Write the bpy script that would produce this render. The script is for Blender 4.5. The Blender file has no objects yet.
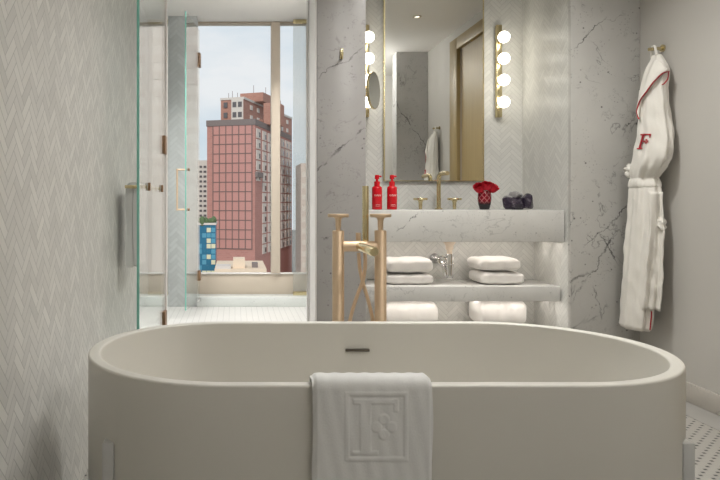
import bpy, bmesh, math, random
from mathutils import Vector, Matrix
R = random.Random(7)
C = bpy.context.scene.collection
PI = math.pi
VX, VY, F, H = 235.0, 201.0, 650.0, 0.95       # vanishing point, focal length (px of a 720 frame), eye height
def PX(px, Y): return (px - VX) * Y / F
def PZ(py, Y): return H - (py - VY) * Y / F

# ------------------------------------------------------------------ mesh helpers
class MB:
    def __init__(s): s.bm = bmesh.new()
    def box(s, x0, x1, y0, y1, z0, z1, bev=0, seg=2):
        t = bmesh.new()
        bmesh.ops.create_cube(t, size=1)
        for v in t.verts:
            v.co = Vector(((x0+x1)/2 + v.co.x*(x1-x0), (y0+y1)/2 + v.co.y*(y1-y0), (z0+z1)/2 + v.co.z*(z1-z0)))
        if bev: bmesh.ops.bevel(t, geom=t.edges[:], offset=bev, segments=seg, affect='EDGES', profile=.5)
        s.add(t); return s
    def add(s, t, M=None):
        if M is not None: t.transform(M)
        me = bpy.data.meshes.new('tmp'); t.to_mesh(me); t.free()
        s.bm.from_mesh(me); bpy.data.meshes.remove(me)
    def rings(s, rings, closed=True, cap0=True, cap1=True):
        bm = s.bm
        vs = [[bm.verts.new(p) for p in r] for r in rings]
        n = len(vs[0])
        for a, b in zip(vs, vs[1:]):
            for i in range(n if closed else n-1):
                j = (i+1) % n
                bm.faces.new((a[i], a[j], b[j], b[i]))
        if closed and cap0: bm.faces.new(vs[0][::-1])
        if closed and cap1: bm.faces.new(vs[-1])
        return s
    def lathe(s, prof, o=(0,0,0), axis='z', n=32):
        rs = []
        for r, h in prof:
            ring = []
            for i in range(n):
                a = 2*PI*i/n; c, d = r*math.cos(a), r*math.sin(a)
                p = {'z':(c,d,h), 'y':(d,h,c), 'x':(h,c,d)}[axis]
                ring.append((o[0]+p[0], o[1]+p[1], o[2]+p[2]))
            rs.append(ring)
        return s.rings(rs)
    def tube(s, pts, r, n=12):
        pts = [Vector(p) for p in pts]; rs = []
        up = Vector((0.13,0.21,1)).normalized(); prev = None
        for i, p in enumerate(pts):
            t = (pts[min(i+1,len(pts)-1)] - pts[max(i-1,0)]).normalized()
            if prev is None:
                a = t.cross(up if abs(t.dot(up))<.95 else Vector((1,0,0))).normalized()
            else:
                a = (prev - t*prev.dot(t)).normalized()
            prev = a; b = t.cross(a)
            rr = r[i] if isinstance(r,(list,tuple)) else r
            rs.append([p + a*rr*math.cos(2*PI*k/n) + b*rr*math.sin(2*PI*k/n) for k in range(n)])
        return s.rings(rs)
    def prism(s, poly, y0, y1):                 # polygon in xz, extruded along y
        return s.rings([[(x,y0,z) for x,z in poly],[(x,y1,z) for x,z in poly]])
    def grid(s, P, nu, nv):
        vs = [[s.bm.verts.new(P(i/nu, j/nv)) for j in range(nv+1)] for i in range(nu+1)]
        for i in range(nu):
            for j in range(nv):
                s.bm.faces.new((vs[i][j], vs[i+1][j], vs[i+1][j+1], vs[i][j+1]))
        return s
    def sphere(s, c, r, u=24, v=16, sc=(1,1,1)):
        t = bmesh.new(); bmesh.ops.create_uvsphere(t, u_segments=u, v_segments=v, radius=r)
        s.add(t, Matrix.Translation(c) @ Matrix.Diagonal((*sc,1))); return s
    def build(s, name, mat, parent=None, smooth=40, recalc=True):
        if recalc: bmesh.ops.recalc_face_normals(s.bm, faces=s.bm.faces[:])
        me = bpy.data.meshes.new(name); s.bm.to_mesh(me); s.bm.free()
        if smooth:
            me.shade_smooth(); me.set_sharp_from_angle(angle=math.radians(smooth))
        o = bpy.data.objects.new(name, me); C.objects.link(o)
        me.materials.append(mat)
        if parent: o.parent = parent
        return o
def spline(pts, n=10):
    P = [Vector(p) for p in pts]; P = [2*P[0]-P[1]] + P + [2*P[-1]-P[-2]]; out = []
    for i in range(1, len(P)-2):
        a,b,c,d = P[i-1:i+3]
        for k in range(n):
            t = k/n
            out.append(.5*((2*b)+(c-a)*t+(2*a-5*b+4*c-d)*t*t+(3*b-a-3*c+d)*t**3))
    out.append(P[-2]); return out
def tag(o, label=None, cat=None, group=None, kind=None):
    if label: o['label'] = label
    if cat: o['category'] = cat
    if group: o['group'] = group
    if kind: o['kind'] = kind
    return o
def thing(name, label, cat, loc=(0,0,0), rz=0, group=None):
    o = bpy.data.objects.new(name, None); C.objects.link(o)
    o.location = loc; o.rotation_euler = (0,0,rz); o.empty_display_size = .05
    return tag(o, label, cat, group)
def copy_tree(o, parent=None):
    c = o.copy(); C.objects.link(c)
    if parent: c.parent = parent
    for ch in list(o.children): copy_tree(ch, c)
    return c
def struct(name, mb, mat, parent=None, smooth=40):
    o = mb.build(name, mat, parent, smooth)
    if not parent: o['kind'] = 'structure'
    return o

# ------------------------------------------------------------------ materials
def srgb(r, g, b):
    f = lambda c: (c/255/12.92) if c/255 <= .04045 else ((c/255+.055)/1.055)**2.4
    return (f(r), f(g), f(b), 1)
class NT:
    def __init__(s, name):
        s.m = bpy.data.materials.new(name); s.m.use_nodes = True
        s.t = s.m.node_tree; s.t.nodes.clear()
        s.out = s.n('ShaderNodeOutputMaterial')
    def n(s, typ, **k):
        x = s.t.nodes.new(typ)
        for a, v in k.items(): setattr(x, a, v)
        return x
    def set(s, sock, v):
        if hasattr(v, 'is_output') or isinstance(v, bpy.types.NodeSocket): s.t.links.new(v, sock)
        else: sock.default_value = v
    def math(s, op, a, b=None, c=None, clamp=False):
        x = s.n('ShaderNodeMath', operation=op, use_clamp=clamp)
        s.set(x.inputs[0], a)
        if b is not None: s.set(x.inputs[1], b)
        if c is not None: s.set(x.inputs[2], c)
        return x.outputs[0]
    def smooth(s, v, a, b):
        x = s.n('ShaderNodeMapRange', interpolation_type='SMOOTHSTEP')
        s.set(x.inputs[0], v); x.inputs[1].default_value = a; x.inputs[2].default_value = b
        return x.outputs[0]
    def mix(s, f, a, b):
        x = s.n('ShaderNodeMix', data_type='RGBA')
        s.set(x.inputs[0], f); s.set(x.inputs[6], a); s.set(x.inputs[7], b)
        return x.outputs[2]
    def noise(s, vec, scale, detail=4, rough=.5, dist=0):
        x = s.n('ShaderNodeTexNoise'); s.set(x.inputs['Vector'], vec)
        x.inputs['Scale'].default_value = scale; x.inputs['Detail'].default_value = detail
        x.inputs['Roughness'].default_value = rough; x.inputs['Distortion'].default_value = dist
        return x.outputs['Fac']
    def pos(s): return s.n('ShaderNodeNewGeometry').outputs['Position']
    def obj(s): return s.n('ShaderNodeTexCoord').outputs['Object']
    def xyz(s, v):
        x = s.n('ShaderNodeSeparateXYZ'); s.set(x.inputs[0], v); return x.outputs
    def vec(s, a, b, c):
        x = s.n('ShaderNodeCombineXYZ')
        for i, v in enumerate((a,b,c)): s.set(x.inputs[i], v)
        return x.outputs[0]
    def bump(s, h, strength=.3, dist=.005):
        x = s.n('ShaderNodeBump'); x.inputs['Strength'].default_value = strength
        x.inputs['Distance'].default_value = dist; s.set(x.inputs['Height'], h); return x.outputs[0]
    def bsdf(s, col, rough=.5, metal=0, normal=None, **k):
        b = s.n('ShaderNodeBsdfPrincipled')
        s.set(b.inputs['Base Color'], col); s.set(b.inputs['Roughness'], rough)
        b.inputs['Metallic'].default_value = metal
        for kk, v in k.items(): s.set(b.inputs[kk.replace('_',' ')], v)
        if normal is not None: s.set(b.inputs['Normal'], normal)
        s.t.links.new(b.outputs[0], s.out.inputs[0]); return b
def plain(name, col, rough=.5, metal=0, var=.06, scale=8, bump=0, bscale=200, bdist=.002, **k):
    t = NT(name); p = t.obj()
    n = t.noise(p, scale, 5)
    lo = tuple(c*(1-var) for c in col[:3])+(1,); hi = tuple(min(1,c*(1+var)) for c in col[:3])+(1,)
    nm = t.bump(t.noise(p, bscale, 4, .6), bump, bdist) if bump else None
    t.bsdf(t.mix(n, lo, hi), rough, metal, nm, **k); return t.m
def emit(name, col, strength):
    t = NT(name); e = t.n('ShaderNodeEmission'); e.inputs[0].default_value = col; e.inputs[1].default_value = strength
    t.t.links.new(e.outputs[0], t.out.inputs[0]); return t.m
def marble_col(t, p, base, dark, amount=1.0, scale=1.0, lines=()):
    n1 = t.noise(p, 3*scale, 6, .6)
    col = t.mix(n1, tuple(c*.86 for c in base[:3])+(1,), tuple(min(1,c*1.12) for c in base[:3])+(1,))
    def vein(sc, w, seed, gate):
        q = t.n('ShaderNodeVectorMath', operation='ADD'); t.set(q.inputs[0], p); q.inputs[1].default_value = (seed, seed*1.7, seed*.6)
        v = t.noise(q.outputs[0], sc*scale, 5, .6, .5)
        d = t.math('ABSOLUTE', t.math('SUBTRACT', v, .5))
        line = t.math('SUBTRACT', 1.0, t.smooth(d, 0, w))
        g = t.smooth(t.noise(q.outputs[0], sc*scale*1.3+2, 3), gate, gate+.15)
        return t.math('MULTIPLY', line, g)
    v1 = vein(2.3, .012, 3.1, .46); v2 = vein(6.5, .016, 11.3, .5)
    col = t.mix(t.math('MULTIPLY', v1, .45*amount), col, dark)
    col = t.mix(t.math('MULTIPLY', v2, .3*amount), col, dark)
    vo = t.n('ShaderNodeTexVoronoi'); t.set(vo.inputs['Vector'], p); vo.inputs['Scale'].default_value = 24*scale
    sp = t.math('SUBTRACT', 1.0, t.smooth(vo.outputs['Distance'], .08, .2))
    sp = t.math('MULTIPLY', sp, t.smooth(t.noise(p, 10*scale, 3), .52, .62))
    col = t.mix(t.math('MULTIPLY', sp, .75*amount), col, dark)
    vo2 = t.n('ShaderNodeTexVoronoi'); t.set(vo2.inputs['Vector'], p); vo2.inputs['Scale'].default_value = 55*scale
    s2 = t.math('MULTIPLY', t.math('SUBTRACT', 1.0, t.smooth(vo2.outputs['Distance'], .1, .3)), t.smooth(t.noise(p, 7*scale, 3), .5, .62))
    col = t.mix(t.math('MULTIPLY', s2, .35*amount), col, dark)
    x, y, z = t.xyz(p)
    for (x0, z0, x1, z1, w) in lines:          # long named veins, ends in metres on the slab
        dx, dz = x1-x0, z1-z0; L = math.hypot(dx, dz); ux, uz = dx/L, dz/L
        ax = t.math('SUBTRACT', x, x0); az = t.math('SUBTRACT', z, z0)
        al = t.math('ADD', t.math('MULTIPLY', ax, ux), t.math('MULTIPLY', az, uz))
        pe = t.math('ADD', t.math('MULTIPLY', ax, -uz), t.math('MULTIPLY', az, ux))
        wob = t.math('MULTIPLY', t.math('SUBTRACT', t.noise(p, 9, 6, .65), .5), .11)
        d = t.math('ABSOLUTE', t.math('ADD', pe, wob))
        ww = t.math('MULTIPLY', t.noise(p, 11, 3), w*2)
        f = t.math('SUBTRACT', 1.0, t.smooth(t.math('DIVIDE', d, ww), .25, 1.0))
        m = t.math('MULTIPLY', t.smooth(al, -.02, .04), t.math('SUBTRACT', 1.0, t.smooth(al, L-.05, L+.02)))
        col = t.mix(t.math('MULTIPLY', t.math('MULTIPLY', f, m), t.math('MULTIPLY', t.smooth(t.noise(p, 17, 3), .3, .6), .85)), col, dark)
    return col
def marble(name, base, dark, rough=.25, amount=1.0, scale=1.0, lines=()):
    t = NT(name); col = marble_col(t, t.pos(), base, dark, amount, scale, lines)
    t.bsdf(col, rough); return t.m
def herringbone(name, axis, W, n, base, var=.12, groutf=.55, rough=.3, bumps=.4):
    t = NT(name); p = t.pos(); x, y, z = t.xyz(p)
    h = {'x':x, 'y':y}[axis]
    k = 1/(W*math.sqrt(2))
    u = t.math('ADD', t.math('MULTIPLY', t.math('ADD', h, z), k), 200.0)
    v = t.math('ADD', t.math('MULTIPLY', t.math('SUBTRACT', z, h), k), 200.0)
    i = t.math('FLOOR', u); j = t.math('FLOOR', v)
    q = t.math('FLOORED_MODULO', t.math('SUBTRACT', i, j), 2*n)
    isH = t.math('LESS_THAN', q, n-.5)
    # tile running along u
    iu = t.math('SUBTRACT', i, q)
    uH = t.math('SUBTRACT', u, iu); vH = t.math('SUBTRACT', v, j)
    # tile running along v
    m1 = t.math('SUBTRACT', 2*n-1, q)
    jv = t.math('SUBTRACT', j, m1)
    vV = t.math('SUBTRACT', v, jv); uV = t.math('SUBTRACT', u, i)
    def sel(a, b):
        return t.math('ADD', t.math('MULTIPLY', a, isH), t.math('MULTIPLY', b, t.math('SUBTRACT', 1.0, isH)))
    al = sel(uH, vV); ac = sel(vH, uV)
    d = t.math('MINIMUM', t.math('MINIMUM', al, t.math('SUBTRACT', n, al)), t.math('MINIMUM', ac, t.math('SUBTRACT', 1.0, ac)))
    grout = t.math('SUBTRACT', 1.0, t.smooth(d, .015, .07))
    wn = t.n('ShaderNodeTexWhiteNoise', noise_dimensions='3D')
    t.set(wn.inputs['Vector'], t.vec(sel(iu, i), sel(j, jv), isH))
    r = wn.outputs['Value']
    off = t.n('ShaderNodeVectorMath', operation='MULTIPLY_ADD')
    t.set(off.inputs[0], wn.outputs['Color']); off.inputs[1].default_value = (4,4,4); t.set(off.inputs[2], p)
    cl = t.noise(off.outputs[0], 9, 5, .6)
    f = t.math('ADD', t.math('MULTIPLY', r, .6), t.math('MULTIPLY', cl, .5))
    lo = tuple(c*(1-var) for c in base[:3])+(1,); hi = tuple(min(1,c*(1+var)) for c in base[:3])+(1,)
    col = t.mix(f, lo, hi)
    col = t.mix(grout, col, tuple(c*groutf for c in base[:3])+(1,))
    t.bsdf(col, rough, 0, t.bump(t.math('SUBTRACT', 1.0, grout), bumps, .0015)); return t.m
def mosaic(name, white, black):
    t = NT(name); p = t.pos(); x, y, z = t.xyz(p)
    a, b = .052, .050
    def dots(ox, oy):
        fx = t.math('SUBTRACT', t.math('FRACT', t.math('ADD', t.math('DIVIDE', x, a), ox+50)), .5)
        fy = t.math('SUBTRACT', t.math('FRACT', t.math('ADD', t.math('DIVIDE', y, b), oy+50)), .5)
        m = t.math('MAXIMUM', t.math('ABSOLUTE', fx), t.math('ABSOLUTE', fy))
        return m
    d = t.math('MINIMUM', dots(0,0), dots(.5,.5))
    bl = t.math('SUBTRACT', 1.0, t.smooth(d, .105, .135))
    fx = t.math('ABSOLUTE', t.math('SUBTRACT', t.math('FRACT', t.math('ADD', t.math('DIVIDE', x, a/4), 50.25)), .5))
    fy = t.math('ABSOLUTE', t.math('SUBTRACT', t.math('FRACT', t.math('ADD', t.math('DIVIDE', y, b/4), 50.25)), .5))
    g = t.smooth(t.math('MAXIMUM', fx, fy), .45, .49)
    col = t.mix(t.noise(p, 30, 4), tuple(c*.88 for c in white[:3])+(1,), white)
    col = t.mix(t.math('MULTIPLY', g, .5), col, tuple(c*.5 for c in white[:3])+(1,))
    col = t.mix(bl, col, black)
    t.bsdf(col, .35); return t.m
def grid_tile(name, base, a=.05, rough=.3):
    t = NT(name); p = t.pos(); x, y, z = t.xyz(p)
    fx = t.math('ABSOLUTE', t.math('SUBTRACT', t.math('FRACT', t.math('ADD', t.math('DIVIDE', x, a), 50)), .5))
    fy = t.math('ABSOLUTE', t.math('SUBTRACT', t.math('FRACT', t.math('ADD', t.math('DIVIDE', y, a), 50)), .5))
    g = t.smooth(t.math('MAXIMUM', fx, fy), .44, .48)
    col = t.mix(t.noise(p, 20, 4), tuple(c*.92 for c in base[:3])+(1,), base)
    col = t.mix(t.math('MULTIPLY', g, .8), col, tuple(c*.6 for c in base[:3])+(1,))
    t.bsdf(col, rough); return t.m
def glass(name, tint=(.95,.99,.975,1), ior=1.5):
    t = NT(name)
    fr = t.n('ShaderNodeFresnel'); bf = t.n('ShaderNodeNewGeometry').outputs['Backfacing']
    t.set(fr.inputs[0], t.math('ADD', ior, t.math('MULTIPLY', bf, 1/ior-ior)))      # same reflectance on both faces of the sheet
    r2 = fr.outputs[0]
    tr = t.n('ShaderNodeBsdfTransparent'); tr.inputs[0].default_value = tint
    gl = t.n('ShaderNodeBsdfGlossy'); gl.inputs['Roughness'].default_value = 0.0
    mx = t.n('ShaderNodeMixShader'); t.set(mx.inputs[0], r2)
    t.t.links.new(tr.outputs[0], mx.inputs[1]); t.t.links.new(gl.outputs[0], mx.inputs[2])
    t.t.links.new(mx.outputs[0], t.out.inputs[0]); return t.m
def frosted(name):
    t = NT(name); x, y, z = t.xyz(t.pos())
    w = t.math('SINE', t.math('MULTIPLY', x, 420.0))
    nm = t.bump(w, .35, .002)
    tr = t.n('ShaderNodeBsdfTranslucent'); tr.inputs[0].default_value = (.93,.95,.94,1); t.set(tr.inputs['Normal'], nm)
    tp = t.n('ShaderNodeBsdfTransparent'); tp.inputs[0].default_value = (.96,.97,.96,1)
    gl = t.n('ShaderNodeBsdfGlossy'); gl.inputs['Roughness'].default_value = .25; t.set(gl.inputs['Normal'], nm)
    a = t.n('ShaderNodeMixShader'); a.inputs[0].default_value = .87
    t.t.links.new(tr.outputs[0], a.inputs[1]); t.t.links.new(tp.outputs[0], a.inputs[2])
    b = t.n('ShaderNodeMixShader'); b.inputs[0].default_value = .12
    t.t.links.new(a.outputs[0], b.inputs[1]); t.t.links.new(gl.outputs[0], b.inputs[2])
    t.t.links.new(b.outputs[0], t.out.inputs[0]); return t.m
def brick(name, c1, c2, mortar, scale=1.0):
    t = NT(name); b = t.n('ShaderNodeTexBrick')
    x, y, z = t.xyz(t.obj()); t.set(b.inputs['Vector'], t.vec(t.math('ADD', x, y), z, 0.0))
    b.inputs['Color1'].default_value = c1; b.inputs['Color2'].default_value = c2; b.inputs['Mortar'].default_value = mortar
    b.inputs['Scale'].default_value = scale; b.inputs['Mortar Size'].default_value = .03
    b.inputs['Brick Width'].default_value = 1.2; b.inputs['Row Height'].default_value = .5
    t.bsdf(b.outputs[0], .85); return t.m
def terry(name, col, dist=.0015):
    t = NT(name); p = t.obj()
    n = t.noise(p, 260, 3, .7); big = t.noise(p, 14, 3)
    c = t.mix(n, tuple(k*.9 for k in col[:3])+(1,), col)
    h = t.math('ADD', n, t.math('MULTIPLY', big, 1.5))
    t.bsdf(c, .95, 0, t.bump(h, .55, dist), Sheen_Weight=.25); return t.m

M = {}
M['wall_tile'] = herringbone('herringbone marble tile left', 'y', .027, 3, (.61,.60,.57,1), .17, .66, .42, .35)
M['niche_tile_x'] = herringbone('herringbone marble tile niche', 'x', .0225, 4, (.65,.645,.615,1), .10, .78, .35)
M['niche_tile_y'] = herringbone('herringbone marble tile niche side', 'y', .0225, 4, (.65,.645,.615,1), .10, .78, .35)
M['pier_tile'] = herringbone('herringbone marble tile pier', 'x', .034, 3, (.50,.52,.52,1), .14, .8, .35)
GB, GD = (.375,.36,.35,1), (.06,.055,.055,1)
M['marble_l'] = marble('grey veined marble slab left', GB, GD, .3, 1, 1.2, [(.40,1.09,.72,1.375,.006),(.44,1.60,.70,1.78,.003)])
M['marble_r'] = marble('grey veined marble slab right', (.50,.49,.465,1), GD, .3, 1.1, 1.2,
    [(1.76,.50,1.90,.585,.010),(1.78,.40,2.04,.80,.006),(1.80,1.77,1.97,1.93,.005),(1.93,.77,2.03,.62,.006),(1.90,.50,1.95,.33,.006),(1.86,.71,2.1,.93,.004)])
M['marble_e'] = marble('grey veined marble slab entry', (.52,.51,.50,1), GD, .3, 1, 1.2, [(2.2,1.45,1.72,2.15,.006)])
M['counter'] = marble('white veined marble', (.62,.61,.585,1), (.14,.14,.14,1), .2, .7, 1.4, [(.86,.76,1.0,.90,.004),(1.02,.80,1.10,.74,.004),(1.25,.42,1.31,.49,.006)])
M['curb'] = marble('pale marble curb', (.70,.73,.71,1), (.2,.2,.2,1), .25, .5, 1.5)
M['base_marble'] = marble('warm white marble skirting', (.47,.44,.395,1), (.16,.14,.12,1), .3, .8, 2.2)
M['floor'] = mosaic('basketweave mosaic', (.40,.385,.355,1), (.012,.011,.010,1))
M['shower_floor'] = grid_tile('white shower mosaic', (.70,.685,.66,1), .048)
M['paint'] = plain('greige wall paint', (.51,.49,.455,1), .75, 0, .02, 3, .05, 300)
M['paint_white'] = plain('white wall paint', (.72,.70,.67,1), .75, 0, .02, 3)
M['ceiling'] = plain('ceiling paint', (.87,.85,.815,1), .8, 0, .02, 3)
M['jamb'] = plain('white stone edge', (.80,.765,.745,1), .5, 0, .03, 6)
M['tub'] = plain('warm white stone resin', (.62,.60,.55,1), .42, 0, .02, 3)
M['tub_pad'] = plain('pale grey rubber pad', (.55,.55,.54,1), .5)
M['slot'] = plain('dark bronze', (.10,.085,.065,1), .4, .6)
M['brass'] = plain('brushed champagne brass', (.74,.57,.40,1), .5, .85, .04, 40)
M['brass_pale'] = plain('pale polished brass', (.70,.60,.36,1), .25, 1, .04, 40)
M['bronze'] = plain('dark brass', (.28,.17,.10,1), .4, .8)
M['steel'] = plain('chrome', (.80,.80,.80,1), .12, 1, .03)
M['frame'] = plain('champagne anodised aluminium', (.60,.52,.43,1), .55, .15, .03)
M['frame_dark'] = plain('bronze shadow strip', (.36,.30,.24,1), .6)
M['glass'] = glass('clear glass', (.975,.995,.988,1), 1.65)
M['window_glass'] = glass('window glass', (.99,.995,.995,1), 1.07)
M['glass_edge'] = plain('green glass edge', (.20,.50,.42,1), .15, 0, .03, Specular_IOR_Level=.6)
M['frosted'] = frosted('fluted frosted glass')
mt = NT('mirror silver'); g_ = mt.n('ShaderNodeBsdfGlossy'); g_.inputs[0].default_value = (.88,.89,.87,1); g_.inputs['Roughness'].default_value = 0
mt.t.links.new(g_.outputs[0], mt.out.inputs[0]); M['mirror'] = mt.m
M['bulb'] = emit('opal lamp glass', (1,.94,.80,1), 8.0)
M['opal'] = emit('fill globe glow', (1,.985,.95,1), 52.0)
M['led'] = emit('led strip', (1,.93,.85,1), 11.0)
M['diffuser'] = emit('downlight diffuser', (1,.95,.90,1), 2.0)
M['towel'] = terry('white terry', (.86,.83,.80,1))
M['towel_front'] = terry('grey white terry', (.78,.78,.77,1), .001)
M['robe'] = terry('white robe terry', (.78,.75,.69,1))
M['red_thread'] = plain('red embroidery', (.36,.012,.022,1), .7)
M['red_plastic'] = plain('glossy red plastic', (.62,.006,.015,1), .25)
M['white_print'] = plain('white print', (.85,.75,.72,1), .6)
M['rose'] = plain('red petals', (.52,.003,.02,1), .75, 0, .55, 110)
M['leaf'] = plain('dark green stem', (.02,.06,.02,1), .6)
M['oak'] = None
t = NT('light oak'); p = t.obj(); x, y, z = t.xyz(p)
g = t.noise(t.vec(t.math('MULTIPLY', x, 30.0), t.math('MULTIPLY', y, 30.0), t.math('MULTIPLY', z, 1.5)), 1.0, 5, .6)
t.bsdf(t.mix(g, (.25,.18,.08,1), (.37,.275,.125,1)), .5); M['oak'] = t.m
t = NT('amethyst'); p = t.obj()
n = t.noise(p, 38, 5, .7)
t.bsdf(t.mix(t.smooth(n, .52, .78), (.022,.014,.030,1), (.22,.19,.22,1)), .25, 0, t.bump(t.noise(p, 160, 3), .6, .003)); M['amethyst'] = t.m
M['geode'] = plain('grey crystal crust', (.30,.29,.29,1), .4, 0, .4, 60, .6, 160, .003)
t = NT('red and black cut glass'); p = t.obj(); x, y, z = t.xyz(p)
an = t.math('ARCTAN2', y, x)
a1 = t.math('ADD', t.math('MULTIPLY', an, 8/(2*PI)), t.math('MULTIPLY', z, 30.0)); a2 = t.math('SUBTRACT', t.math('MULTIPLY', an, 8/(2*PI)), t.math('MULTIPLY', z, 30.0))
f1 = t.math('ABSOLUTE', t.math('SUBTRACT', t.math('FRACT', t.math('ADD', a1, 20.0)), .5)); f2 = t.math('ABSOLUTE', t.math('SUBTRACT', t.math('FRACT', t.math('ADD', a2, 20.0)), .5))
dm = t.smooth(t.math('MINIMUM', f1, f2), .06, .12)
up = t.smooth(z, .025, .055)
col = t.mix(dm, (.40,.12,.13,1), (.17,.004,.012,1)); col = t.mix(up, (.012,.010,.012,1), col)
t.bsdf(col, .12); M['vase'] = t.m

# ------------------------------------------------------------------ camera
cd = bpy.data.cameras.new('camera'); cam = bpy.data.objects.new('camera', cd); C.objects.link(cam)
cam.location = (0,0,H); cam.rotation_euler = (PI/2,0,0)
cd.sensor_fit = 'HORIZONTAL'; cd.sensor_width = 36; cd.lens = F/720*36
cd.shift_x = (360-VX)/720; cd.shift_y = (VY-240)/720; cd.clip_start = .02; cd.clip_end = 3000
bpy.context.scene.camera = cam

# ------------------------------------------------------------------ setting
XL, XR, ZC = -.80, 2.15, 2.612
XW = -.52                                              # face of the herringbone wall beside the tub
YG, YQ, YN, YB, YP, YW = 3.45, 3.78, 3.45, 4.03, 5.84, 6.03     # shower glass, niche front, niche back, pier, window
struct('floor', MB().box(XL-.15, XR+.15, -.75, YG, -.1, 0), M['floor'])
struct('floor_shower', MB().box(XL-.15, .70, YG, YW+.15, -.1, 0), M['shower_floor'])
struct('ceiling', MB().box(XL-.15, XR+.15, -.75, YW+.15, ZC, ZC+.15), M['ceiling'])
struct('wall_left', MB().box(XW-.15, XW, -.75, 3.54, 0, ZC), M['wall_tile'])
struct('wall_shower_left', MB().box(XL-.15, XL, 3.40, YW+.15, 0, ZC), M['pier_tile'])
struct('wall_shower_front', MB().box(XL, XW-.15, 3.40, 3.54, 0, ZC), M['pier_tile'])
struct('wall_right', MB().box(XR, XR+.15, -.75, 4.2, 0, ZC), M['paint'])
struct('wall_rear', MB().box(XW, XR, -.75, -.6, 0, ZC), M['paint_white'])
struct('wall_entry', MB().box(1.80, XR, .60, .78, 0, ZC), M['marble_e'])
struct('wall_pier_left', MB().box(.435, .695, YN, YQ, 0, ZC, .003), M['marble_l'])
struct('trim_1', MB().box(.427, .435, YN+.006, YQ, 0, ZC), M['jamb'])
struct('wall_pier_right', MB().box(1.783, XR, YN, YN+.03, 0, ZC, .002), M['marble_r'])
struct('wall_niche_right', MB().box(1.783, XR, YN+.03, 4.2, 0, ZC), M['niche_tile_y'])
struct('wall_niche_left', MB().box(.60, .695, YQ, 4.2, 0, ZC), M['niche_tile_y'])
struct('wall_niche_back', MB().box(.695, 1.783, YB, 4.2, 0, ZC).box(.695, 1.783, 3.87, YB, 0, .728), M['niche_tile_x'])
struct('wall_shower_right', MB().box(.69, .85, 4.2, YW+.15, 0, ZC), M['jamb'])
struct('wall_pier_window', MB().box(-.602, -.341, YP, YW, 0, ZC, .002), M['pier_tile'])
struct('floor_border', MB().box(XR-.15, XR, -.6, YN, -.01, .0015), plain('grey marble border', (.34,.33,.31,1), .35, 0, .12, 8))
struct('baseboard_right', MB().box(XR-.014, XR, 2.7, YN, .0015, .092, .002), M['base_marble'])
struct('baseboard_entry', MB().box(XR-.014, XR, .78, 1.55, .0015, .092, .002), M['base_marble'])
struct('trim_2', MB().box(XL, -.602, YP, YW, 0, .087, .002).box(-.341, .69, YP, YW, 0, .087, .002), M['curb'])
# window with champagne frame
wf = struct('window_1', MB().box(XL, .69, YW, YW+.07, .082, .282, .004).box(XL, .69, YW, YW+.07, 2.597, ZC)
            .box(XL, XL+.03, YW, YW+.07, .28, 2.60).box(.665, .69, YW, YW+.07, .28, 2.60), M['frame'])
MB().box(PX(271,YW), PX(280,YW), YW-.03, YW+.07, .282, 2.600, .003).build('mullion', M['frame'], wf)
MB().box(XL, .69, YW-.012, YW+.01, .272, .286, .002).build('window_sill', M['jamb'], wf)
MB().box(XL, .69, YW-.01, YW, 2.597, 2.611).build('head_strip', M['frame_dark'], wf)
MB().box(XL+.03, PX(271,YW), YW+.03, YW+.036, .282, 2.600).build('pane', M['window_glass'], wf)
MB().box(PX(280,YW), .665, YW+.03, YW+.036, .282, 2.600).build('pane', M['window_glass'], wf)
struct('wall_below_window', MB().box(XL, .69, YW, YW+.15, -.1, .082), M['jamb'])
# oak door in the right wall (seen in the mirror)
dr = struct('door_1', MB().box(XR-.012, XR+.0, 1.90, 2.62, 0.0015, 2.40), M['oak'])
MB().box(XR-.05, XR, 1.66, 1.86, 0.0015, 2.50, .003).box(XR-.05, XR, 1.86, 2.70, 2.39, 2.50, .003).box(XR-.05, XR, 2.62, 2.70, .0015, 2.42, .003).build('door_frame', M['oak'], dr)
MB().box(XR-.014, XR, 1.86, 1.90, 0.0015, 2.42).box(XR-.014, XR, 1.90, 2.62, 2.40, 2.42).build('gap_shade', M['frame_dark'], dr)  # dark strips put the shade of a recessed door into colour

# ------------------------------------------------------------------ shower glass
gp = tag(MB().box(XW+.002, -.386, YG-.005, YG+.005, 0.001, 2.60).build('shower_screen', M['glass']), 'narrow fixed clear glass strip between the herringbone wall and the shower door post', 'glass panel')
post = tag(MB().box(-.384, -.361, YG-.02, YG+.02, 0, ZC-.002, .003).build('door_post', M['jamb']), 'slim off-white shower door post with two dark brass hinges on it', 'post')
ch = tag(MB().box(.413, .4265, YQ-.045, YQ-.028, 0.001, ZC-.002, .002).build('glass_channel', M['steel']), 'thin metal channel running up the edge of the left marble pier', 'channel')
# hinged door, swung open towards the room
def glass_door(name, label, hinge, free, z0, z1, hinges):
    h, f = Vector((*hinge,0)), Vector((*free,0)); L = (f-h).length
    ang = math.atan2(f.y-h.y, f.x-h.x)
    d = thing(name, label, 'shower door', (hinge[0],hinge[1],0), ang)
    MB().box(.012, L-.008, -.005, .005, z0, z1).build('pane', M['glass'], d)
    tag(MB().box(L-.008, L, -.005, .005, z0, z1).build('glass_edge', M['glass_edge'], d), 'green polished glass edge')
    for (a, b) in hinges:
        MB().box(-.012, .055, -.014, .014, a, b, .003).build('hinge', M['bronze'], d)
    return d, L
B, LB = glass_door('shower_door', 'open glass shower door with a brass towel bar, nearest the herringbone wall', (-.372,YG-.035), (-.388,2.60), .012, 2.55,
    [(PZ(324,YG),PZ(309,YG)), (PZ(155,YG),PZ(137,YG)), (2.10,2.20)])
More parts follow.
